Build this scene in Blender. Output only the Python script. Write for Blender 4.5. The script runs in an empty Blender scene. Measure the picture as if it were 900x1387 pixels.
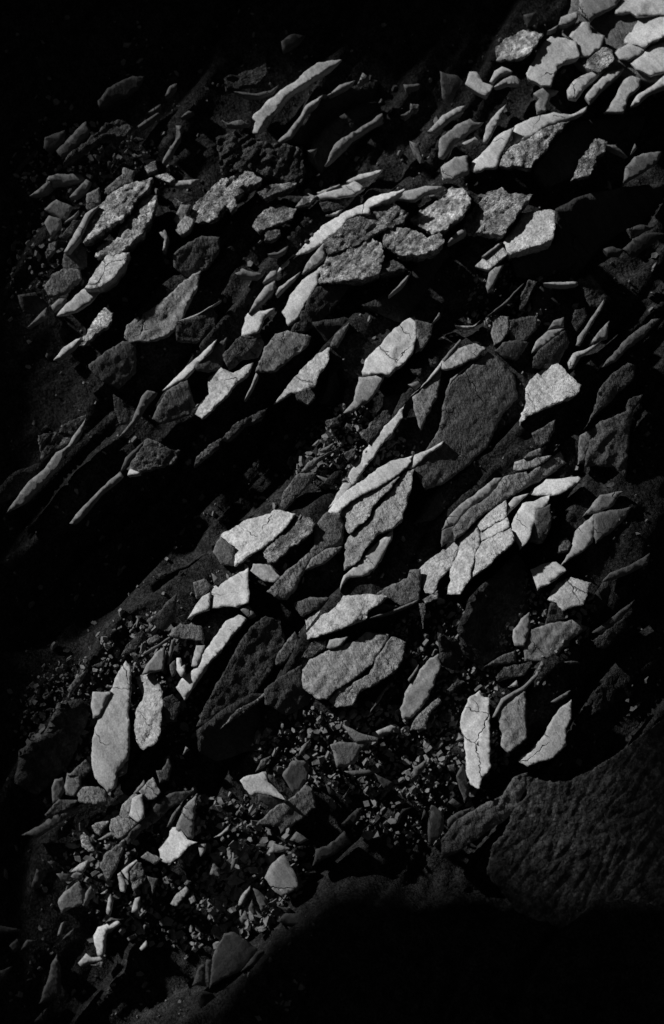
import bpy, math, random, re
from mathutils import Vector, Matrix, noise
from mathutils.geometry import delaunay_2d_cdt
random.seed(7)
S = bpy.context.scene
C = S.collection
V = Vector

# ------------------------------------------------------------------ camera, sky, sun, exposure
# world metres; the scree slope rises towards +Y at 40 degrees, the camera looks down at it from the path
EL = math.radians(35)
UP = V((0, math.sin(EL), math.cos(EL)))        # the camera's up
CB = V((0, -math.cos(EL), math.sin(EL)))       # from the slope back to the camera
RT = V((1, 0, 0))
D0, F = 3.0, 3000.0                            # distance to the slope, focal length in photo pixels
CAM = CB * D0
cd = bpy.data.cameras.new("camera"); cam = bpy.data.objects.new("camera", cd); C.objects.link(cam)
cam.matrix_world = Matrix(((RT.x, UP.x, CB.x, CAM.x), (RT.y, UP.y, CB.y, CAM.y), (RT.z, UP.z, CB.z, CAM.z), (0, 0, 0, 1)))
cd.sensor_fit = 'VERTICAL'; cd.sensor_height = 24; cd.lens = 24 * F / 1387
cd.clip_start = 0.05; cd.clip_end = 500
cd.dof.use_dof = True; cd.dof.focus_distance = 3.0; cd.dof.aperture_fstop = 2.4
S.camera = cam

SLOPE = math.radians(40)
N = V((0, -math.sin(SLOPE), math.cos(SLOPE)))  # slope normal
tc = V((-0.8, 0.58, -0.155)); T = (RT * tc.x + UP * tc.y + CB * tc.z)
T = (T - N * T.dot(N)).normalized()            # in the slope, towards the sun
W = N.cross(T).normalized()                    # in the slope, along the bedding
SE = math.radians(28)                          # sun height above the slope surface
L = (N * math.sin(SE) + T * math.cos(SE)).normalized()
UD = V((0, math.cos(SLOPE), math.sin(SLOPE)))  # straight up the slope

w = bpy.data.worlds.new("World"); S.world = w; w.use_nodes = True
nt = w.node_tree; nt.nodes.clear()
sky = nt.nodes.new('ShaderNodeTexSky'); sky.sky_type = 'NISHITA'; sky.sun_disc = False
sky.sun_elevation = math.asin(L.z); sky.sun_rotation = math.atan2(L.x, L.y)
bw = nt.nodes.new('ShaderNodeRGBToBW'); bg = nt.nodes.new('ShaderNodeBackground'); wo = nt.nodes.new('ShaderNodeOutputWorld')
bg.inputs['Strength'].default_value = 0.012
nt.links.new(sky.outputs[0], bw.inputs[0]); nt.links.new(bw.outputs[0], bg.inputs['Color']); nt.links.new(bg.outputs[0], wo.inputs[0])
sl = bpy.data.lights.new("sun", 'SUN'); sl.energy = 5.0; sl.angle = math.radians(1.6); sl.color = (1, 1, 1)
so = bpy.data.objects.new("sun", sl); C.objects.link(so); so.rotation_euler = L.to_track_quat('Z', 'Y').to_euler()
S.view_settings.view_transform = 'Standard'; S.view_settings.look = 'None'
S.view_settings.exposure = 0.0; S.view_settings.gamma = 1.0; S.view_settings.use_curve_mapping = False
S.cycles.max_bounces = 3; S.cycles.diffuse_bounces = 1

# ------------------------------------------------------------------ materials
def nz(nt, vec, scale, detail=4, rough=.6, kind='ShaderNodeTexNoise', **kw):
    n = nt.nodes.new(kind); n.inputs['Scale'].default_value = scale
    if 'Detail' in n.inputs: n.inputs['Detail'].default_value = detail
    if 'Roughness' in n.inputs: n.inputs['Roughness'].default_value = rough
    nt.links.new(vec, n.inputs['Vector']); return n
def rock_mat(name, layers, mott, cracks=0.0, spec=.25, rough=.75, tone=None):
    """layers: (scale, stretch across bedding, bump distance m); mott: (scale, dark factor, light factor, sharpness)"""
    m = bpy.data.materials.new(name); m.use_nodes = True; nt = m.node_tree
    b = nt.nodes['Principled BSDF']; b.inputs['Roughness'].default_value = rough
    b.inputs['Specular IOR Level'].default_value = spec
    tcn = nt.nodes.new('ShaderNodeTexCoord'); oi = nt.nodes.new('ShaderNodeObjectInfo')
    off = nt.nodes.new('ShaderNodeVectorMath'); off.operation = 'SCALE'
    cmb = nt.nodes.new('ShaderNodeCombineXYZ')
    for i in range(3): nt.links.new(oi.outputs['Random'], cmb.inputs[i])
    nt.links.new(cmb.outputs[0], off.inputs[0]); off.inputs['Scale'].default_value = 37.0
    add = nt.nodes.new('ShaderNodeVectorMath'); add.operation = 'ADD'
    # object space turned so that x runs along the bedding
    mp = nt.nodes.new('ShaderNodeMapping'); mp.vector_type = 'POINT'
    R = Matrix((W, T, N)).to_euler(); mp.inputs['Rotation'].default_value = R
    nt.links.new(tcn.outputs['Object'], mp.inputs['Vector'])
    nt.links.new(mp.outputs[0], add.inputs[0]); nt.links.new(off.outputs[0], add.inputs[1])
    base = add.outputs[0]; prev = None
    wnz = nt.nodes.new('ShaderNodeTexWhiteNoise'); wnz.noise_dimensions = '1D'; nt.links.new(oi.outputs['Random'], wnz.inputs['W'])
    vary = nt.nodes.new('ShaderNodeMapRange'); vary.inputs['To Min'].default_value = .35; vary.inputs['To Max'].default_value = 1.0   # every stone weathers differently
    nt.links.new(wnz.outputs['Value'], vary.inputs['Value'])
    for sc, st, dist in layers:
        s = nt.nodes.new('ShaderNodeVectorMath'); s.operation = 'MULTIPLY'; s.inputs[1].default_value = (1 / st, 1, 1)
        nt.links.new(base, s.inputs[0])
        n = nz(nt, s.outputs[0], sc)
        bp = nt.nodes.new('ShaderNodeBump'); bp.inputs['Distance'].default_value = dist
        nt.links.new(vary.outputs[0], bp.inputs['Strength'])
        nt.links.new(n.outputs[0], bp.inputs['Height'])
        if prev: nt.links.new(prev.outputs[0], bp.inputs['Normal'])
        prev = bp
    if cracks:
        wn = nz(nt, base, 30, 3, .6)
        wm = nt.nodes.new('ShaderNodeVectorMath'); wm.operation = 'SCALE'; wm.inputs['Scale'].default_value = .035
        nt.links.new(wn.outputs[1], wm.inputs[0])
        wa = nt.nodes.new('ShaderNodeVectorMath'); wa.operation = 'ADD'
        nt.links.new(base, wa.inputs[0]); nt.links.new(wm.outputs[0], wa.inputs[1])
        ws = nt.nodes.new('ShaderNodeVectorMath'); ws.operation = 'MULTIPLY'; ws.inputs[1].default_value = (.55, 1, .3)
        nt.links.new(wa.outputs[0], ws.inputs[0])
        vo = nt.nodes.new('ShaderNodeTexVoronoi'); vo.feature = 'DISTANCE_TO_EDGE'; vo.inputs['Scale'].default_value = 17
        nt.links.new(ws.outputs[0], vo.inputs['Vector'])
        gt = nz(nt, base, 16, 2, .5)                      # cracks run only here and there and thin out
        gm = nt.nodes.new('ShaderNodeMapRange'); gm.inputs['From Min'].default_value = .53; gm.inputs['From Max'].default_value = .68
        gm.inputs['To Min'].default_value = 0; gm.inputs['To Max'].default_value = .022
        nt.links.new(gt.outputs[0], gm.inputs['Value'])
        mr = nt.nodes.new('ShaderNodeMapRange'); nt.links.new(vo.outputs['Distance'], mr.inputs['Value'])
        ad = nt.nodes.new('ShaderNodeMath'); ad.operation = 'ADD'; ad.inputs[1].default_value = .0005
        nt.links.new(gm.outputs[0], ad.inputs[0]); nt.links.new(ad.outputs[0], mr.inputs['From Max'])
        bp = nt.nodes.new('ShaderNodeBump'); bp.inputs['Distance'].default_value = cracks
        nt.links.new(mr.outputs[0], bp.inputs['Height']); nt.links.new(prev.outputs[0], bp.inputs['Normal']); prev = bp
    nt.links.new(prev.outputs[0], b.inputs['Normal'])
    col = None
    for sc, lo, hi, sh in mott:
        vec = base
        if sc < 0:                                        # negative scale: fine lines along the bedding
            st_ = nt.nodes.new('ShaderNodeVectorMath'); st_.operation = 'MULTIPLY'; st_.inputs[1].default_value = (.07, 1, .5)
            nt.links.new(base, st_.inputs[0]); vec = st_.outputs[0]
        n = nz(nt, vec, abs(sc), 5, .65)
        mr = nt.nodes.new('ShaderNodeMapRange')
        mr.inputs['From Min'].default_value = .5 - sh; mr.inputs['From Max'].default_value = .5 + sh
        mr.inputs['To Min'].default_value = lo; mr.inputs['To Max'].default_value = hi
        nt.links.new(n.outputs[0], mr.inputs['Value'])
        if col is None: col = mr.outputs[0]
        else:
            mm = nt.nodes.new('ShaderNodeMath'); mm.operation = 'MULTIPLY'
            nt.links.new(col, mm.inputs[0]); nt.links.new(mr.outputs[0], mm.inputs[1]); col = mm.outputs[0]
    vm = nt.nodes.new('ShaderNodeVectorMath'); vm.operation = 'SCALE'
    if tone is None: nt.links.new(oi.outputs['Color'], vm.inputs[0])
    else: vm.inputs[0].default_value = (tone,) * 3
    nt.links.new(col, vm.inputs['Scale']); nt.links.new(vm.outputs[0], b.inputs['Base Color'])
    return m
MAT = {
    's': rock_mat('smooth_slate', [(12, 2.5, .003), (60, 2.5, .0022), (330, 1.8, .0011)], [(14, .72, 1.15, .16), (90, .85, 1.08, .2), (420, .74, 1.1, .12), (-130, .8, 1.12, .15)], cracks=.003),
    'r': rock_mat('rough_slate', [(45, 3, .003), (120, 2.8, .005), (300, 2.2, .0055)], [(14, .7, 1.2, .16), (260, .6, 1.25, .15), (-110, .7, 1.2, .15)], cracks=.004),
    'c': rock_mat('crusted_slate', [(40, 1.5, .014), (110, 1.3, .022), (300, 1, .012)], [(45, .4, 1.25, .10), (110, .5, 1.25, .1), (300, .5, 1.3, .12)], cracks=0),
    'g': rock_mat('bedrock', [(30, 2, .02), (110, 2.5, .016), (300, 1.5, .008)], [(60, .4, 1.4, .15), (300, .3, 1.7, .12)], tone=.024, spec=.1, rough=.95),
    'k': rock_mat('rubble_stone', [(200, 1, .001)], [(120, .6, 1.3, .2)], tone=.13),
}

# ------------------------------------------------------------------ helpers
def ray(x, y):
    return (RT * ((x - 450) / F) + UP * (-(y - 693.5) / F) - CB).normalized()
def on_plane(x, y, P, n):
    d = ray(x, y); return CAM + d * ((P - CAM).dot(n) / d.dot(n))
def lin(b):
    b = b * (.78 + .62 * min(1, max(0, (b - 20) / 80)))
    return ((b / 255 + .055) / 1.055) ** 2.4
def fract(pts, step, amp, rnd):
    """cut each outline side into short pieces with small wobble; corners stay"""
    out = []
    n = len(pts)
    for i in range(n):
        a, b = pts[i], pts[(i + 1) % n]
        d = math.hypot(b[0] - a[0], b[1] - a[1]); k = max(1, int(d / step))
        nx, ny = -(b[1] - a[1]) / max(d, 1e-6), (b[0] - a[0]) / max(d, 1e-6)
        w0 = 0
        for j in range(k):
            t = j / k
            w0 = .6 * w0 + rnd.uniform(-amp, amp)
            o = 0 if j == 0 else w0 * min(1, 4 * t * (1 - t) + .3)
            out.append((a[0] + (b[0] - a[0]) * t + nx * o, a[1] + (b[1] - a[1]) * t + ny * o))
    return out
def inside(p, poly):
    x, y = p; c = False; j = len(poly) - 1
    for i in range(len(poly)):
        xi, yi = poly[i]; xj, yj = poly[j]
        if (yi > y) != (yj > y) and x < (xj - xi) * (y - yi) / (yj - yi) + xi: c = not c
        j = i
    return c
def area(p):
    return sum(p[i - 1][0] * p[i][1] - p[i][0] * p[i - 1][1] for i in range(len(p))) / 2
def centroid(p):
    A = area(p); cx = cy = 0
    if abs(A) < 1: return sum(q[0] for q in p) / len(p), sum(q[1] for q in p) / len(p)
    for i in range(len(p)):
        c = p[i - 1][0] * p[i][1] - p[i][0] * p[i - 1][1]
        cx += (p[i - 1][0] + p[i][0]) * c; cy += (p[i - 1][1] + p[i][1]) * c
    return cx / 6 / A, cy / 6 / A
def mesh_obj(name, verts, faces, smooth, mat, origin, parent=None):
    me = bpy.data.meshes.new(name)
    me.from_pydata([v - origin for v in verts], [], faces)
    me.polygons.foreach_set('use_smooth', smooth)
    me.materials.append(mat); me.update()
    o = bpy.data.objects.new(name, me); C.objects.link(o)
    if parent: o.parent = parent; o.location = origin - parent.location
    else: o.location = origin
    return o
REL = {'s': (.0016, 0), 'r': (.0022, .0019), 'c': (.0040, .0024)}
def facet_normal(b, mat, rnd, alb):
    gain = {'s': .95, 'r': .65, 'c': .6}[mat]
    nl = lin(b) / (5.0 / math.pi * alb * gain)
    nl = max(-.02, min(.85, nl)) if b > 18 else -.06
    th = math.asin(nl) - SE
    th = max(math.radians(-31), min(math.radians(28), th))
    side = rnd.uniform(-.10, .10)
    return (N * math.cos(th) + T * math.sin(th) + W * side).normalized()
def shaded_albedo(b, mat):  # base colour follows traced brightness, so shade is painted into it
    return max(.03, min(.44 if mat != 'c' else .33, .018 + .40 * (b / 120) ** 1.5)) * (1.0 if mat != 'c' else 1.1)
def facet(name, pts, b, mat, h, rnd, alb, parent=None, thick=None, flat=False):
    cx, cy = centroid(pts)
    A = abs(area(pts)); size = math.sqrt(A)
    if size > 18:                                         # the outline was read just inside the edge
        sg = 1 if area(pts) > 0 else -1; q_ = []; gr = 2.4 if (cx > 700 and cy < 115) else .9
        for i in range(len(pts)):
            a, c, d_ = pts[i - 1], pts[i], pts[(i + 1) % len(pts)]
            tx, ty = d_[0] - a[0], d_[1] - a[1]; l_ = max(1e-3, math.hypot(tx, ty))
            q_.append((c[0] + ty / l_ * sg * gr, c[1] - tx / l_ * sg * gr))
        pts = q_
    xs = [p[0] for p in pts]; ys = [p[1] for p in pts]
    ext = max(max(xs) - min(xs), max(ys) - min(ys))
    if area(pts) > 0: pts = pts[::-1]                     # counter-clockwise on the screen
    P = on_plane(cx, cy, N * h, N)
    n = N if flat else facet_normal(b, mat, rnd, alb)
    step = {'s': 4.5, 'r': 3.0, 'c': 2.3}[mat] * (1 if size < 150 or mat == 'c' else 1.25)
    if mat == 's' and size > 40: step = 3.3
    if b <= 18: step = 8
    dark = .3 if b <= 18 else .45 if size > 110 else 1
    o = fract(pts, step, {'s': .95, 'r': 1.0, 'c': 1.5}[mat] * (1 if size > 25 else .6), rnd)
    g = step * 1.15; inner = []; cells = {}
    for e in o: cells.setdefault((int(e[0] // g), int(e[1] // g)), []).append(e)
    y = min(ys) + g * .5; row = 0
    while y < max(ys):
        x = min(xs) + (g * .5 if row % 2 else 0)
        while x < max(xs):
            q = (x + rnd.uniform(-.25, .25) * g, y + rnd.uniform(-.25, .25) * g)
            if inside(q, o):
                kx, ky = int(q[0] // g), int(q[1] // g)
                if all((q[0] - e[0]) ** 2 + (q[1] - e[1]) ** 2 > (.5 * g) ** 2 for i_ in (-1, 0, 1) for j_ in (-1, 0, 1) for e in cells.get((kx + i_, ky + j_), ())): inner.append(q)
            x += g
        y += g * .87; row += 1
    nb = len(o)
    vs, es, fs, ov, oe, of = delaunay_2d_cdt([V(q) for q in o + inner], [], [list(range(nb))], 1, 1e-4)
    # which output vertex is which outline vertex
    m = {}
    for i, src in enumerate(ov):
        for s_ in src:
            if s_ < nb: m[s_] = i
    a1, a2 = REL[mat]
    seed = V((rnd.uniform(-50, 50), rnd.uniform(-50, 50), rnd.uniform(-50, 50)))
    top = []
    big = min(1.0, size / 60)
    rim = set(m.values())
    curl = rnd.uniform(-.008, .006) * size / 1000
    bend = rnd.uniform(-.13, .13) if b > 18 and size > 16 else 0; bend2 = rnd.uniform(-.08, .08) if bend else 0
    steps = []                                            # thin layers that end in a ragged little step on the face
    if size > 38 and mat != 'c' and b > 18 and not parent and ext < 3 * size:
        for _ in range(rnd.choice((0, 1, 1, 2, 3)) if size < 110 else 4):
            an = rnd.gauss(0, .45); sg_ = rnd.choice((-1, 1))
            steps.append(((T * math.cos(an) + W * math.sin(an)) * sg_, rnd.uniform(.1, .42) * size / 1000, rnd.uniform(.0008, .0024) * (.6 if b < 55 else 1), rnd.uniform(0, 50)))
    for i, q in enumerate(vs):
        p = on_plane(q.x, q.y, P, n)
        r = p - P
        u = V((r.dot(W) * .45, r.dot(T), 0)) + seed
        d = noise.fractal(u * 22, 1.0, 2.0, 3) * a1 * dark * big
        if mat == 's': d += noise.fractal(u * 90, 1.0, 2.0, 3) * .0006 * big
        elif mat == 'r':                                  # little ripples and steps where layers of the slate have flaked off
            d += noise.fractal(u * 130, .9, 2.0, 3) * a2 * big * (dark if b < 60 else 1)
            d -= abs(noise.noise(V((u.x * .6, u.y, 0)) * 48)) * a2 * 1.1 * big * dark + abs(noise.noise(V((u.x * .35, u.y, 4)) * 120)) * a2 * .7 * big
        else:                                             # weathered crust: pits and knobs
            if size > 150: u = V((u.x * .7 + noise.noise(u * 14) * .04, u.y, 0)); big = .35 + .5 * noise.noise(u * 9)
            c1 = abs(noise.noise(u * 60)); c2 = abs(noise.noise(u * 150)); c3 = noise.noise(u * 290)
            d -= (max(0, .22 - c1) * 1.4 + max(0, .2 - c2) * .9) * a2 * 5 * big - c3 * a2 * .45 * big
        tt_, ww_ = r.dot(T), r.dot(W)
        d += bend * tt_ * tt_ / (size / 1000) + bend2 * ww_ * ww_ / (ext / 1000)
        for e_, of_, st_, sd_ in steps:
            va = r.dot(e_) - of_ + noise.noise(V((tt_ * 25, ww_ * 25, sd_))) * .014 + noise.noise(V((tt_ * 140, ww_ * 140, sd_))) * .005
            d -= st_ * max(0, min(1, va / .0022))
        rr = r.length / max(ext / 2000, 1e-3)
        d -= curl * rr * rr
        if i in rim: d -= (.0001 + .0004 * rnd.random()) * min(1, size / 30)
        # move along the view ray so that the outline stays where it was traced
        dr = (CAM - p).normalized(); top.append(p + dr * (d / max(.3, dr.dot(n))))
    verts = list(top); faces = [list(f)[::-1] if False else list(f) for f in fs]
    # face orientation towards the camera
    f0 = []
    for f in faces:
        nn = (verts[f[1]] - verts[f[0]]).cross(verts[f[2]] - verts[f[0]])
        f0.append(f if nn.dot(CB) > 0 else f[::-1])
    faces = f0; smooth = [True] * len(faces)
    ring = [m[i] for i in range(nb)]
    clean = [r_ for i, r_ in enumerate(ring) if r_ != ring[i - 1]]
    ring = clean
    t = (thick if thick else max(.016, min(.06, size / 1000 * .42))) + max(0, h)
    dn = (-N * .55 - CB * .45).normalized()
    cen = sum((verts[i] for i in ring), V()) / len(ring)
    prev = ring
    K = 6 if t > .025 else 3
    for k in range(1, K + 1):
        f_ = k / K; new = []
        tap = min(.997 - .006 * k, 1 - (.01 + .15 * f_ * f_) + (rnd.uniform(-.03, .04) if k < K else 0))
        for i in ring:
            r = verts[i] - cen
            jit = noise.noise_vector((verts[i] + dn * (t * f_)) * 60 + seed) * .0012 * min(1, size / 50)
            lat = r - dn * r.dot(dn)
            verts.append(cen + r.project(dn) * (1 - f_ * .7) + lat * tap + dn * (t * f_) + jit)
            new.append(len(verts) - 1)
        for i in range(len(ring)):
            j = (i + 1) % len(ring)
            faces.append([prev[i], new[i], new[j], prev[j]]); smooth.append(False)
        prev = new
    # outline orientation: outward side walls
    i = 0; q = faces[-len(ring)]
    nn = (verts[q[1]] - verts[q[0]]).cross(verts[q[2]] - verts[q[0]])
    verts.append(cen + dn * t); c_ = len(verts) - 1
    for i in range(len(ring)):
        faces.append([prev[i], c_, prev[(i + 1) % len(ring)]]); smooth.append(False)
    # flip walls when the outline runs the other way round
    vol = 0
    for f in faces[len(f0):]:
        for a in range(1, len(f) - 1):
            vol += (verts[f[0]] - cen).dot((verts[f[a]] - cen).cross(verts[f[a + 1]] - cen))
    if vol < 0: faces = f0 + [f[::-1] for f in faces[len(f0):]]
    ob = mesh_obj(name, verts, faces, smooth, MAT[mat], cen + dn * t, parent)
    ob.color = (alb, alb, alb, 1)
    return ob, size, ext
HADJ = {}
HADJ = {29:0.0051,28:-0.0019,32:-0.0093,34:-0.0029,33:-0.0089,36:0.0087,48:0.0093,46:-0.0009,47:-0.0008,63:0.0175,64:0.0207,65:0.0283,85:0.0037,90:0.0115,99:-0.0019,101:0.0093,102:0.0164,103:0.0244,104:0.0085,107:0.0048,106:0.0004,105:0.0006,115:0.0066,117:-0.0021,120:0.0064,119:-0.0011,121:0.0212,127:0.0182,128:0.012,129:0.03,130:0.0063,132:0.0075,167:0.0059,164:-0.0027,181:0.0047,180:0.003,188:-0.003,186:0.0102,185:-0.0083,196:-0.0023,194:-0.0094,200:0.0199,198:0.0006,207:0.005,208:0.0132,209:0.027,210:0.0151,211:-0.0029,212:0.004,215:0.0139,220:0.0111,221:0.0048,222:0.0156,264:0.0048,265:0.0013,267:0.0078,266:0.0008,275:0.0105,274:0.0015,325:0.0096,353:0.0069,354:0.0054,389:0.012,31:-0.0051,131:0.0105,170:-0.0034,183:0.0067,217:0.011,92:0.0076,122:0.0158,195:-0.0075,225:0.0101,228:0.0104,184:0.0076,226:0.0123,89:0.0156,96:-0.0017,213:0.0046,363:0.0076,206:0.0041,364:0.0118,150:0.0067,83:0.0041,84:0.0067}
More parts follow.
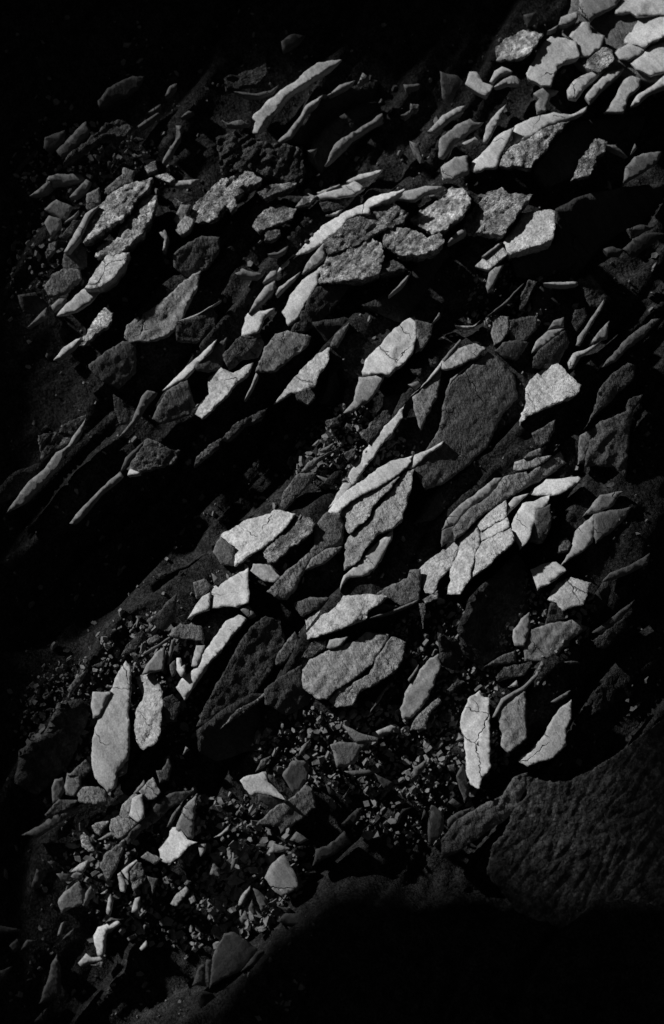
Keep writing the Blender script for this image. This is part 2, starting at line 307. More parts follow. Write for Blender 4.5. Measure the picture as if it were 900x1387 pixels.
TABLE = """
# name;tile;brightness;mat;points  | label  # noun   ('+' = part of previous thing)
shard;A;45;s;232,612 270,575 350,495 365,530 310,590 255,640
shard;A;30;s;185,560 265,530 262,565 205,615 180,600
slab;A;22;s;400,410 440,360 540,310 585,310 560,360 520,385 450,400 405,435 | faint smooth slab farthest out in the dark upper corner above the rubble
shard;A;40;c;260,670 280,630 400,540 430,500 500,490 540,515 505,555 430,545 350,600 290,640 | dim hooked shard with a pitted face above the crusted slabs # hooked dim shard
shard;A;52;s;660,660 690,600 730,545 715,510 740,510 738,560 700,625 665,668
chip;A;40;s;670,390 690,350 720,338 720,355 690,385
sliver;A;36;s;560,512 590,488 640,458 655,462 600,502 565,522
sliver;A;32;s;603,455 625,440 655,422 650,440 625,456
chip;A;42;s;735,477 765,450 790,455 765,468
slab;A;14;s;30,740 80,670 150,600 130,640 60,730
slab;B;100;s;128,478 180,420 240,370 300,335 345,290 400,255 490,245 440,275 380,310 290,370 240,420 215,455 170,495 150,540 130,540 143,492 | long smooth pale sliver sweeping up into the dark at the top # sweeping pale sliver
sliver;B;78;s;232,575 270,540 300,500 325,470 345,430 415,388 395,415 355,440 335,475 300,530 275,560 240,577 | thin curved lit edge running beside the sweeping pale sliver # thin curved edge
sliver;B;66;s;430,387 480,345 545,325 520,350 470,375 435,389
chip;B;60;s;553,342 575,295 603,315 580,332
sliver;B;62;s;445,620 470,580 530,540 600,500 655,462 657,485 600,515 540,555 500,600 455,640 420,675 | smooth leaning blade alone in a wide black gap near the top # lone leaning blade
chip;B;20;s;245,170 290,140 340,145 320,170 270,200 250,205
boulder;B;40;c;-20,560 60,535 100,548 190,580 260,585 325,610 332,650 340,690 330,740 270,745 200,715 130,700 60,690 0,700 | dark knobbly rock with pitted skin above the crusted slabs # knobbly dark rock
chip;B;32;c;10,320 80,300 180,258 187,300 150,345 80,350 20,372
sliver;B;36;s;50,372 130,380 200,368 235,343 212,382 160,395 90,388
sliver;B;46;s;0,486 30,500 80,486 120,508 80,514 20,508
chip;B;62;s;765,573 800,583 826,657 810,657 780,610
chip;B;45;s;350,612 390,602 375,628
chip;B;40;s;740,343 812,340 806,354 750,364
shard;B;46;c;768,420 805,425 800,445 775,448 745,478 728,468 765,450
slab;C;100;c;220,200 260,160 330,128 405,145 380,175 345,215 280,235 220,240
slab;C;112;s;345,300 380,240 410,180 440,155 500,160 540,175 550,230 500,240 460,270 445,310 440,340 400,340 350,310 | pale squarish slab out of focus in the bright upper corner # blurred square slab
chip;C;92;s;470,100 480,70 550,45 550,75 510,100
chip;C;80;s;425,125 470,100 465,114 440,124
slab;C;100;s;520,150 560,100 590,95 600,140 655,150 640,190 590,225 565,225 545,165
slab;C;122;c;570,260 600,225 650,200 690,210 690,240 640,285 610,280
slab;C;78;s;560,0 650,-20 720,-10 700,20 660,40 620,55 600,80 580,60 560,40
slab;C;118;s;725,0 900,-30 930,50 790,60 760,40 705,50
slab;C;135;s;660,130 780,80 900,62 930,70 920,130 860,158 820,185 760,168 700,168 670,160 | brightest blurred slab at the upper corner beside the frame edge # brightest corner slab
chip;C;105;s;700,210 770,176 830,188 800,220 760,240 720,235
slab;C;120;s;800,240 850,195 900,180 940,200 930,280 850,300 790,275 770,260
shard;C;105;s;510,370 540,330 590,305 665,285 620,310 575,345 540,395 515,390
sliver;C;100;s;585,395 620,350 670,300 735,285 700,310 660,340 620,385 595,410
slab;C;96;s;655,457 700,400 725,340 770,310 805,320 800,350 760,385 735,457
shard;C;112;s;765,432 790,390 860,345 900,310 940,300 920,345 840,375 790,418
slab;C;110;s;93,340 110,293 135,293 160,335 205,350 182,390 150,377
chip;C;105;s;190,332 210,288 240,270 285,290 235,302 205,337
chip;C;90;s;208,352 250,320 290,303 317,325 312,342 260,340 215,354
shard;C;78;s;370,382 410,358 470,372 440,380 430,410 420,447 385,457 380,420 395,400
shard;C;88;s;-60,535 0,470 60,438 92,430 80,455 30,480 0,505 -40,535
slab;C;78;s;-15,640 -10,565 0,555 50,515 110,485 130,500 165,495 110,530 50,570 0,642
shard;C;95;s;165,577 180,510 220,460 258,425 240,460 205,530 180,577
slab;C;125;s;113,692 120,660 175,610 235,545 292,518 270,575 240,620 222,677 170,682 130,700 | pale rounded end of the big cracked slab near the top, split by a dark crack # big cracked slab
slab;C;118;s;296,512 370,478 450,458 520,468 588,433 582,452 510,483 430,503 370,543 282,588 | smooth long upper plate of the big cracked slab ending in a point
slab;C;88;c;276,599 370,552 435,514 515,494 455,547 420,610 357,680 300,670 232,674 250,622 | stained lower plate of the big cracked slab below its long seam
chip;C;92;s;78,582 130,556 152,577 125,572 95,592
slab;C;88;s;-5,680 50,640 100,633 106,702 60,717 0,732
slab;C;88;c;522,733 545,690 555,650 600,600 620,566 667,575 656,620 620,647 600,707 560,720
slab;C;62;s;732,742 745,680 780,640 830,625 887,618 872,656 800,702
chip;C;60;s;768,617 780,583 790,600
sliver;C;55;s;663,588 700,588 752,637 720,617
slab;C;28;s;-10,290 60,310 80,330 50,370 30,427 0,397
slab;C;24;s;345,102 328,60 380,48 377,90
slab;D;58;s;183,250 230,213 297,240 267,292 240,282
slab;D;58;s;183,305 200,278 247,290 247,320 210,362
shard;D;48;s;122,197 190,145 200,118 250,110 335,113 347,130 290,144 200,150 180,182 | dim bent shard at the outer rim of the crusted slabs # dim bent shard
shard;D;46;s;283,202 350,128 372,140 350,182 310,202
shard;D;56;r;353,247 355,190 402,163 407,220 370,252
slab;D;56;r;428,172 500,110 502,83 547,95 542,140 500,152 440,192
slab;D;130;c;330,367 360,290 405,235 450,190 510,150 560,138 622,125 600,165 560,200 540,240 500,285 420,330 380,362 340,387 | bright crusted slab speckled with lichen, the larger of the leaning pair # larger crusted slab
+smooth_side;D;80;s;262,425 310,340 350,270 402,233 358,290 328,362 275,425
slab;D;120;c;388,442 400,403 470,378 500,320 550,270 585,198 637,195 627,260 580,342 530,392 490,427 430,437 | narrow crusted slab with knobbly top leaning beside the larger crusted slab # narrow crusted slab
slab;D;108;r;345,572 390,500 440,435 527,428 492,490 460,532 410,562 | pale scored blade just below the narrow crusted slab # scored blade
slab;D;98;s;233,682 260,650 310,600 345,574 412,580 372,622 310,662 265,677
slab;D;38;r;258,472 268,420 320,380 352,420 352,480 310,502 263,492
boulder;D;54;r;183,572 210,520 260,493 320,498 332,530 270,577 220,607 200,602 | dim rounded stone at the outer rim of the slope # dim rounded stone
chip;D;66;s;208,642 240,613 272,613 250,647 220,667
shard;D;50;s;108,732 190,648 192,690 150,712
slab;D;18;r;75,600 140,590 190,640 150,670 95,665
chip;D;52;c;183,432 200,393 232,378 227,410 190,457
chip;D;48;c;238,362 300,293 322,300 300,342 260,367
sliver;D;56;s;258,307 322,253 302,287
slab;D;70;r;508,772 520,720 560,690 640,640 700,590 750,540 817,501 802,570 772,620 742,690 682,762 620,782 530,792 | grey leaf shaped slab with rough grain pointing up the slope # leaf shaped slab
slab;D;32;r;703,442 750,400 820,360 892,363 887,430 840,492 760,522 708,482 | dark rough slab above the leaf shaped slab # dark slab above the leaf
slab;D;26;r;715,712 790,694 860,645 885,682 872,742 800,792 720,782
sliver;D;100;s;726,704 800,676 850,647 902,617 857,648 790,692
shard;D;108;c;326,806 360,740 400,680 442,637 457,680 442,722 400,752 350,792 | jagged pale shard with a torn surface below the scored blade # jagged torn shard
sliver;D;112;s;216,864 260,810 310,778 332,773 302,812 250,854
slab;G;28;r;363,132 430,80 500,38 552,38 552,162 480,227 420,197 370,152 | dark five sided slab hanging below the leaf shaped slab # dark five sided slab
chip;D;72;c;686,242 710,203 748,225 720,247
chip;D;60;r;708,292 735,233 777,235 760,282 730,312
chip;D;88;r;713,332 755,278 792,295 772,332 735,354
slab;E;125;c;-130,270 -90,213 0,130 65,103 130,103 167,130 120,147 70,160 90,177 50,200 62,240 40,257 10,230 0,267 -40,297 -100,302 | wide crusted slab with a ragged underside near the knobbly dark rock # ragged crusted slab
chip;D;75;c;588,75 635,53 642,90 600,107
chip;D;98;c;628,115 680,103 712,125 690,142
sliver;D;90;s;690,144 760,132 817,126 780,152 720,159
sliver;D;85;s;648,345 670,333 687,365 672,417 660,417 670,370
slab;E;90;c;148,182 200,153 307,145 272,167 220,182 180,207
slab;E;88;c;128,322 170,260 240,233 307,250 292,282 230,307 150,347 | crusted grey slab in the middle of the crusted belt # middle crusted slab
chip;E;78;c;308,232 340,183 392,195 352,232 300,242
chip;E;80;c;173,377 180,338 237,333 242,352 200,380
slab;E;112;s;388,197 450,178 540,138 582,165 545,187 480,202 400,207 | smooth grey wedge above the long pale ribbon # smooth wedge
slab;E;44;c;400,227 480,207 540,202 502,242 460,257 420,252
chip;E;100;s;423,274 460,263 492,250 470,274
sliver;E;85;s;388,182 480,148 487,156 400,189
sliver;E;122;s;508,137 560,108 658,88 642,104 580,127 530,142
slab;E;138;s;230,508 260,450 300,410 350,380 400,330 460,290 500,265 570,235 620,200 700,180 748,168 702,197 660,212 600,242 607,264 560,267 520,282 470,337 420,377 350,422 300,442 260,482 | long smooth pale ribbon of slate curving over the crusted mass # long pale ribbon
shard;E;102;s;690,207 740,180 830,158 905,163 872,172 830,182 790,212 740,207
boulder;E;88;c;412,384 470,342 530,289 600,269 650,242 720,240 762,270 742,302 650,336 600,366 540,398 430,440 | upper half of the pitted crusted mass under the long pale ribbon
boulder;E;100;c;398,552 400,502 430,446 540,404 600,372 650,390 662,440 642,512 560,532 480,542 | lower half of the pitted crusted mass with a straight lower edge # pitted crusted mass
slab;E;125;c;655,342 700,322 765,330 840,370 885,345 905,380 872,412 800,437 720,432 664,400
slab;E;122;c;770,290 820,250 900,205 940,160 982,165 1014,210 992,260 920,327 860,352 790,312 | crusted slab crossed by dark pits between the pitted mass and the crusted diamond # pitted bridge slab
shard;E;88;s;328,512 350,470 420,383 422,447 380,482
shard;E;95;s;216,582 270,540 322,503 302,532 225,607
slab;E;128;s;248,668 290,590 330,540 390,500 442,458 392,512 387,560 347,622 312,692 270,722 265,692 | smooth pale tongue of slate hanging under the pitted crusted mass # pale tongue
slab;E;20;r;314,694 349,624 390,567 440,560 520,560 470,630 400,712 330,752 280,752
slab;E;76;s;112,672 140,620 180,565 217,543 212,582 160,632
chip;E;90;s;168,547 200,503 222,498 227,522 200,537
slab;E;128;s;98,692 108,675 217,653 172,690 152,747 83,767 | small bright four sided chip standing out left of the pale tongue # bright four sided chip
sliver;E;56;s;56,510 90,498 172,515 150,532 80,524
sliver;E;50;s;188,432 230,425 272,398 262,422 220,442
slab;H;64;r;140,160 178,60 220,8 270,-5 367,20 352,52 290,97 210,157 | rough grey slab with a pointed nose below the pale tongue # rough nosed slab
sliver;H;82;s;93,278 120,220 140,165 152,175 127,227
slab;H;36;r;8,92 60,30 150,-5 172,50 150,100 80,112 30,150
slab;G;100;r;790,332 853,252 848,190 900,145 950,168 1030,125 1012,165 960,202 900,277 820,350 | pale ribbed slab with cracked surface above the long black hollow # ribbed slab
shard;E;46;r;443,807 460,760 522,708 502,762 470,812
shard;H;106;r;213,293 270,220 330,150 400,85 440,63 432,120 387,190 382,217 330,237 280,242 | pale arrow shaped shard with rough face over the long black hollow # arrow shaped shard
chip;H;60;c;300,247 360,230 382,260 350,292 310,272
chip;E;72;c;648,512 660,468 700,458 748,490 700,502
sliver;E;76;s;678,602 720,560 772,503 742,552
slab;H;130;s;573,160 590,110 640,60 700,-10 745,-45 784,-62 792,20 772,90 720,142 680,172 655,163 575,172 | large smooth pale slab with rounded side in the middle of the slope # large smooth slab
slab;H;88;s;498,328 540,280 560,184 655,174 661,180 632,237 600,277 540,317 | shaded lower piece broken from the large smooth slab
slab;E;50;r;789,702 862,720 852,762 812,822 790,834 797,790 798,740
chip;E;62;s;858,712 885,668 892,682
slab;F;122;c;143,197 180,185 240,163 270,190 368,190 322,242 292,292 245,352 180,347 100,347 75,322 110,270 165,205 | crusted diamond shaped slab with a bright pitted face # crusted diamond
chip;F;72;s;20,387 50,350 90,325 97,347 50,372
slab;F;130;r;248,387 290,330 330,268 440,253 454,258 447,372 400,392 330,412 275,432 | bright blocky slab right of the crusted diamond # bright blocky slab
slab;F;110;r;133,482 180,440 240,392 262,432 220,467 185,492
chip;F;88;s;178,562 190,510 220,482 247,475 222,522 200,572 185,582
sliver;F;82;s;158,442 240,378 242,388 172,444
slab;F;30;s;748,330 800,313 862,320 800,352 765,362
slab;F;30;s;733,412 780,370 840,347 905,350 840,392 770,442
chip;F;36;s;653,412 690,401 737,415 720,439 670,432
boulder;F;40;c;553,537 600,518 650,580 682,612 640,642 600,642 580,592
sliver;F;80;s;543,802 550,770 600,700 657,617 652,642 602,722 557,802 | straight thin rod like sliver rising beside the small lit wedge # rod like sliver
slab;F;84;s;603,792 640,740 677,703 670,772 630,787
slab;F;122;s;508,872 530,835 580,820 642,785 602,822 547,852 532,897 515,897 | bright bent sliver shaped like a beak below the rod like sliver # bright beak
slab;F;58;s;648,892 700,830 770,760 850,700 884,693 822,762 742,822 700,867 | broad smooth dim blade near the outer frame edge above the dim cracked wall # broad dim blade
slab;F;76;r;198,752 208,688 267,688 267,742 242,782 208,802
slab;F;38;r;272,702 387,683 377,742 332,782 282,790 271,746
slab;F;30;r;244,794 300,782 347,792 302,862 250,852 212,822
shard;F;82;s;363,832 380,790 430,745 492,733 442,782 402,812
chip;F;62;s;428,737 450,703 492,688 492,727
slab;F;22;r;370,852 440,787 497,745 512,792 472,872 430,902 400,892 365,892
slab;F;90;r;-3,872 30,840 80,813 125,798 172,815 140,852 90,872 40,892 -3,897 | oval grey slab lying on the upper rim of the huge dark slab # oval slab
sliver;F;95;s;48,722 100,724 125,724 157,696 132,726 100,734
sliver;F;46;s;180,684 260,618 332,548 262,632
sliver;F;95;s;408,550 547,543 552,556 480,560 | thin bright level edge above a black block # thin level edge
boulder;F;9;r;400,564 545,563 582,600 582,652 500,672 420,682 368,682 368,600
chip;F;36;c;313,657 320,600 350,538 382,545 352,602 330,662
chip;F;30;c;538,662 575,653 587,682 545,742 528,702
sliver;F;60;s;-3,862 70,778 77,785 10,872
sliver;G;122;s;662,238 710,190 760,140 820,90 884,31 862,72 800,132 750,187 700,217 | straight bright sliver slanting up to the ribbed slab from the small crusts # straight bright sliver
slab;G;38;r;620,352 680,240 760,194 792,292 772,332 700,357 650,367
slab;G;34;r;790,142 880,54 920,20 900,143 850,162 800,152
slab;G;70;s;30,735 110,620 180,560 230,490 280,460 352,347 332,410 302,452 272,472 237,552 170,612 90,702 | long smooth lit flank fading out at the left edge of the slope # long fading flank
chip;G;42;c;158,420 230,408 302,423 280,452 200,495 170,522
chip;G;32;c;240,408 260,378 352,336 347,352 300,412
slab;G;18;c;-20,650 60,570 170,532 160,572 60,662 -20,720
shard;G;30;r;463,253 500,278 532,330 522,372 490,377 468,320
sliver;G;54;s;483,430 540,360 580,260 600,238 637,245 602,282 562,342 510,407 | thin twisted rim below the dark five sided slab # thin twisted rim
slab;G;50;c;518,557 570,480 600,433 700,478 737,478 702,532 620,552 570,567
sliver;G;62;s;285,778 340,710 400,650 440,610 490,568 502,585 430,637 370,702 300,780 | thin straight lit edge bordering the black hollow # thin straight edge
sliver;G;34;s;490,566 510,510 592,436 562,482 522,532
chip;G;165;s;518,582 530,553 572,572 545,578 | tiny very bright chip at the end of the thin straight edge # tiny bright chip
slab;G;52;c;788,548 800,510 850,460 902,433 892,462 840,502
sliver;H;46;c;-5,442 60,370 190,308 172,342 100,372 20,445
sliver;H;128;s;438,714 500,610 560,520 620,430 700,350 747,293 737,347 662,442 602,522 532,622 482,692 | long straight pale sliver pointing up above the split pale slab # long straight sliver
chip;H;46;c;568,412 640,338 682,318 692,340 642,402 600,452
chip;H;42;c;423,362 480,338 482,372 430,392
chip;H;62;c;498,492 550,463 542,512 515,524
chip;H;62;s;398,482 460,448 432,487
chip;H;72;s;758,212 800,198 812,215 790,234
shard;H;52;r;238,712 250,660 300,590 320,574 387,574 330,642 260,722 | narrow rough shard leaning over the speckled slab # narrow leaning shard
shard;H;52;r;320,570 350,530 430,490 480,468 402,512 372,552 338,568
chip;H;62;s;388,582 442,600 430,617
chip;H;38;c;410,617 450,620 490,560 450,575
slab;H;135;s;455,702 520,640 620,570 690,525 780,503 758,545 700,592 600,645 520,688 480,732 430,737 | long pale upper face of the split slab in the centre, left of the crack # split pale slab
+rough_face;H;98;r;484,742 530,692 620,647 700,598 724,586 682,642 622,700 592,758 522,818 510,800 502,752
slab;H;128;s;788,500 840,480 905,443 897,457 842,492 782,550 757,552 | pale pointed tip of the split slab beyond the crack
+rough_face;H;92;r;525,828 598,770 644,704 704,634 744,574 784,556 772,640 747,710 737,762 702,790 640,816 598,866 556,930 500,966 505,862
slab;K;112;s;485,303 500,240 560,190 620,120 697,53 692,95 662,150 632,202 600,232 540,242 505,252 | smooth grey wedge tucked under the lower end of the split slab # tucked wedge
slab;K;62;r;186,304 250,240 330,170 380,120 378,40 430,-18 485,-15 498,30 493,110 430,128 367,167 330,222 302,292 262,334 230,332 | rough grey neck of rock joining the split slab to the hollow # rough neck
slab;K;68;r;343,213 370,169 430,132 490,120 442,167 402,192
slab;K;125;r;0,75 100,15 200,-10 215,-27 302,-10 265,40 220,85 160,130 100,167 55,202 58,120 40,110 2,112 | speckled pale slab with a dark crack across it, left piece # speckled slab
+broken_side;K;64;r;-32,142 -4,80 36,114 54,124 51,198 30,192 -2,190
slab;K;125;c;170,132 230,92 280,52 308,-5 370,13 387,30 352,77 280,122 220,182 190,187 175,162 | speckled pale slab, the coarser piece beyond the dark crack
slab;K;88;r;120,217 130,193 200,198 237,245 220,264 160,257
slab;I;42;r;5,290 20,228 64,180 124,132 170,98 182,80 240,120 290,180 302,270 242,330 182,462 100,542 20,602 -70,640 -110,560 -60,470 -15,400 | huge dark rounded slab with fine rough grain, largest dark one # huge dark slab
+lit_rim;I;68;s;10,250 30,190 110,128 160,90 164,98 110,136 60,176 18,224
slab;H;62;r;779,264 804,249 893,144 877,262 832,342 812,397 790,332 | rough grey triangle capped by a bright rim beside the huge dark slab # rough triangle
+lit_rim;H;115;s;768,260 800,235 850,175 903,106 896,140 842,200
chip;H;46;c;843,105 882,118 870,137 848,130
chip;H;46;c;768,150 817,148 802,177
slab;I;118;r;338,230 353,200 400,158 467,128 520,180 562,215 542,252 470,282 400,312 340,342 315,377 320,330 343,280 | pale fan shaped slab with a fine crack beside the huge dark slab # fan shaped slab
slab;I;50;r;363,412 457,358 452,400 432,442 400,462 380,452
slab;I;80;r;288,557 293,530 330,517 442,503 382,547 310,559
chip;I;56;r;328,512 350,488 402,468 402,500 340,512
slab;I;62;r;62,777 112,717 192,667 247,592 340,568 347,580 480,485 502,530 420,582 350,622 270,667 170,732 100,802 45,852 42,800 | long rough grey beam of slate slanting above the mosaic of cracked slabs # long rough beam
+smooth_side;I;80;s;-2,802 30,745 90,690 170,630 210,595 243,588 188,660 108,712 60,773 40,780
slab;I;42;r;-5,872 -3,806 50,784 37,842
slab;I;105;s;263,702 290,670 352,653 302,702 260,747 265,717
slab;I;138;s;353,657 420,600 550,588 567,595 492,647 440,662 | bright smooth lens shaped shard above the bright kite # bright lens shard
slab;I;130;s;273,792 325,698 370,690 442,658 422,700 380,720 370,780 345,850 315,882 300,842 | bright kite shaped slab beside the mosaic of cracked slabs # bright kite
+rough_side;I;44;r;354,842 374,784 384,722 437,700 442,742 432,802 412,842 395,857
slab;I;78;s;568,752 640,663 737,648 692,702 640,732 610,732
slab;L;105;s;478,198 520,130 540,60 580,20 613,-12 613,72 608,102 550,152 | smooth grey fin lit on one side at the outer part of the slope # smooth grey fin
+dim_side;I;62;s;617,740 680,725 768,710 732,762 680,812 622,855 617,830
slab;I;46;r;580,542 605,400 650,360 757,318 760,272 812,253 772,310 757,400 747,540 742,587 700,542 | large dim cracked wall of rock near the outer edge # dim cracked wall
slab;I;60;r;553,537 560,420 600,400 600,440 578,512
slab;I;46;r;570,392 600,350 640,230 690,170 750,128 782,138 772,192 702,252 670,292 620,332
chip;I;58;r;468,897 475,850 500,833 524,860 507,892
slab;I;122;r;144,775 200,720 256,683 260,748 200,784 155,808 | top piece of the mosaic of cracked slabs # mosaic top piece
slab;I;120;r;156,815 200,790 262,755 271,790 200,829 157,845 | thin middle piece of the mosaic between two cracks
slab;L;126;r;113,257 132,170 162,102 200,85 276,47 293,96 230,152 170,207 | broad bright piece of the mosaic above the black drop # mosaic broad piece
slab;L;116;r;32,215 67,140 67,93 140,36 150,98 128,160 110,257 70,312 22,312 35,260 | stretched central piece of the mosaic narrowing downwards
slab;L;112;r;-95,215 0,135 60,98 65,140 23,215 -10,247 -40,312 -70,307 -90,270 | outermost piece of the mosaic beside the rough grey block
chip;K;84;c;818,337 880,298 882,332 830,357
chip;K;62;c;803,352 832,350 820,454
slab;K;52;r;298,352 360,328 440,333 400,365 330,405 303,375
slab;K;118;r;343,417 360,402 430,357 490,325 600,316 677,326 650,350 600,382 590,410 520,442 400,482 350,497 | broad pale loaf shaped slab lying level below the split slab # loaf shaped slab
slab;K;34;r;596,404 608,380 660,352 722,363 650,390
sliver;K;60;s;600,412 700,377 800,335 800,345 700,389
slab;K;58;r;633,312 680,285 760,250 768,218 808,213 803,335 730,360 690,332 | rough grey block between the loaf shaped slab and the mosaic # rough grey block
slab;J;132;s;763,413 790,375 825,325 852,308 850,375 810,387 | small bright triangle left of the bright four cornered slab
slab;J;140;s;861,291 900,275 955,240 1007,208 1011,347 960,364 900,362 862,369 | brightest four cornered smooth slab in the centre left # bright four cornered slab
slab;K;132;s;-182,692 -160,660 -100,610 -40,510 20,425 70,400 102,415 60,462 0,542 -50,592 -80,642 -150,747 | long smooth bright wedge tapering down from the bright four cornered slab # long bright wedge
chip;K;72;s;78,377 110,358 142,400 115,412
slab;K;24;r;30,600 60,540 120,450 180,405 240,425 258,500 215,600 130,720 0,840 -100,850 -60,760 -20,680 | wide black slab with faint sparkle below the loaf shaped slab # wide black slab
slab;K;42;r;223,602 230,560 300,468 332,510 280,562 240,602
slab;K;84;r;332,622 362,580 450,540 540,510 590,470 682,480 662,520 612,600 540,660 470,698 430,742 390,737 333,692 | wide grey fractured slab with crossing hairline cracks # wide fractured slab
slab;K;84;r;602,642 642,562 692,490 752,510 737,582 702,632 640,672 560,712 530,767 470,772 440,747 482,692 540,674 | rough curled flake peeling from the wide fractured slab
slab;K;28;r;178,702 240,652 326,604 324,686 388,722 352,762 260,802 180,762
chip;K;96;s;428,532 440,500 517,485 492,522 450,537
chip;K;58;c;328,572 370,510 426,502 420,532 360,572
sliver;K;56;c;-2,862 60,790 150,740 252,638 142,762 60,812
slab;K;82;s;728,782 758,700 800,640 850,575 880,558 892,600 862,690 822,762 770,817 740,822 | smooth upright grey paddle of slate below the rough grey block # upright paddle
slab;K;74;r;768,866 790,822 828,785 882,738 894,750 852,790 832,832 832,862
sliver;K;62;s;758,662 802,598 797,627 765,672
chip;K;50;c;788,562 800,528 807,562
chip;K;86;s;628,872 690,846 717,855 690,877 640,887
shard;N;68;s;493,95 560,130 637,150 637,162 550,167 520,132
sliver;K;42;s;588,817 640,730 682,678 642,752
slab;J;106;s;400,830 440,740 480,640 513,586 531,608 523,750 521,930 516,990 471,1040 466,1100 441,1122 390,1062 376,1000 379,900 | tallest upright slab like a knife blade at lower left # tall knife slab
slab;J;92;s;373,772 379,713 450,711 434,745 403,808 380,817
slab;J;102;r;548,862 553,800 588,720 588,670 553,653 600,638 640,668 660,710 657,790 652,872 630,922 584,947 558,912 | upright leaf shaped slab standing beside the tall knife slab # standing leaf slab
slab;J;78;s;578,642 600,600 640,550 667,530 670,570 662,622 620,627
slab;J;30;r;661,842 666,742 700,722 737,760 712,832
shard;J;64;r;683,482 735,433 760,440 817,445 827,502 760,497 710,490
sliver;J;56;s;573,562 640,520 703,478 698,492 620,542
sliver;J;56;s;678,602 698,500 714,497 690,597
chip;J;100;s;778,607 790,550 798,523 834,521 822,570 800,610
chip;J;125;s;718,622 718,573 736,573 736,610 752,600 752,647 735,650
chip;J;40;r;690,602 712,582 714,640 700,652
slab;J;56;r;788,267 830,253 862,280 840,308 800,332
chip;J;66;s;860,228 897,255 870,272
slab;J;22;r;613,422 722,308 712,422 660,462
chip;J;58;c;598,502 640,478 652,495 610,522
chip;J;42;c;493,562 520,520 580,458 602,480 550,542
chip;J;38;r;273,702 310,650 352,623 327,670 285,722
chip;J;36;c;373,607 432,583 420,612
boulder;J;16;c;180,880 250,760 330,740 360,800 280,1000 150,1130 60,1080 80,950 | dark crumbling mass of rock beside the tall knife slab # crumbling dark mass
chip;M;52;s;213,350 225,318 252,310 265,360 240,402 216,414
chip;M;70;r;265,350 275,293 327,298 327,350 300,387 270,377
slab;M;70;r;316,382 330,356 400,348 427,365 437,412 380,417 323,407
chip;M;46;r;278,302 350,238 374,270 340,307
slab;M;36;r;183,462 240,400 322,402 290,428 200,472
slab;M;40;s;90,545 160,510 260,440 332,430 282,462 200,522 150,552 | long dim plank of slate fading out at lower left # long dim plank
chip;M;50;r;470,312 490,258 519,248 512,292
slab;M;76;r;568,367 600,330 620,310 652,370 630,397 600,402
sliver;M;62;s;543,372 585,318 592,340 560,372
slab;M;76;r;488,462 500,420 548,375 566,382 524,450 527,475 500,472
slab;M;120;s;527,462 540,395 577,376 585,472 560,492 | small bright upright chip in the shattered pile # bright upright chip
slab;M;76;r;448,512 455,480 480,468 525,478 557,497 510,542 480,557 460,542
chip;M;76;r;373,505 390,493 447,485 420,517 405,547 385,532
sliver;M;66;s;398,562 460,525 462,547 420,562
slab;M;22;r;510,562 580,484 640,412 690,377 792,363 742,408 690,432 640,482 570,522 520,582 | dark curved ledge of rock behind the pale tooth shaped rock # dark curved ledge
shard;M;42;s;678,512 700,460 745,403 737,430 702,492
slab;M;82;s;718,522 750,430 797,383 792,440 784,557 760,557 745,532 | smooth pointed tooth of slate above the white saddle shaped rock # pointed tooth
boulder;M;138;s;648,602 690,550 698,515 730,517 760,563 802,572 762,590 740,620 690,657 653,642 | whitest saddle shaped rock in the rubble at lower left # white saddle rock
+rough_side;M;32;c;744,624 800,590 812,612 765,662 730,640
chip;M;100;s;804,582 837,578 832,612 815,632
chip;M;68;r;573,632 600,610 662,642 630,664
chip;M;115;c;325,550 340,531 357,545 370,580 387,605 360,612 335,592
slab;M;60;r;408,662 430,620 512,558 502,600 470,682 437,732 415,682 | rough dark grey arrowhead pointing down in the shattered pile # rough arrowhead
chip;M;62;s;423,580 456,588 440,612
chip;M;110;s;288,692 325,660 360,643 342,692
chip;M;62;s;288,712 300,697 342,697 325,727
chip;M;42;s;228,700 283,702 280,732 250,732
chip;M;26;s;193,650 222,648 222,687
slab;M;66;s;238,817 270,770 320,733 343,780 340,820 250,859 | grey blunt slab jutting over the black hollow at lower left # grey blunt slab
chip;M;48;s;347,782 370,748 387,790 350,817
chip;M;86;s;408,782 437,763 430,782
chip;M;110;s;493,690 555,643 562,650 520,692 525,732 510,712
chip;M;54;c;530,692 560,656 572,657 585,700 577,742 545,772 535,732
chip;M;92;s;478,702 490,693 514,745 507,779 490,772
chip;M;92;s;433,862 440,800 450,783 460,810 447,872
chip;M;92;s;535,857 550,800 570,793 562,857
chip;M;46;r;598,710 642,720 620,787 612,740
chip;M;82;r;693,822 720,780 755,750 772,770 720,834 | small oval stone alone in the rubble # small oval stone
chip;M;60;r;748,742 760,726 777,732 765,752
chip;M;76;r;768,802 785,785 799,815 775,824
chip;M;58;r;853,702 870,658 893,680 893,712
chip;M;78;s;743,217 755,183 772,195
slab;M;40;r;660,282 690,223 697,260 682,322 650,332 638,282
slab;P;126;s;383,542 400,508 440,493 480,483 492,490 430,522 421,560 419,622 400,622 394,590 388,580 | white bent chip shaped like a crooked finger in the rubble # crooked finger chip
chip;P;98;s;318,652 350,613 370,630 417,624 420,642 360,652 330,670
chip;P;46;c;368,660 420,646 419,674
slab;P;36;s;160,817 190,740 210,660 230,618 242,680 239,777 200,802 | dim upright blade near the bottom edge # dim upright blade
slab;P;30;s;-15,735 -5,685 52,663 20,712
chip;P;42;s;83,602 110,558 142,562 115,582
chip;P;30;s;38,582 70,553 82,590 60,612
chip;P;22;s;-10,500 70,513 77,525 -10,532
chip;P;58;s;233,542 250,490 264,483 250,537
chip;P;32;s;253,557 302,508 290,542
chip;P;46;s;783,742 810,670 830,655 837,747
chip;P;48;s;840,638 862,640 857,700 850,742 836,680
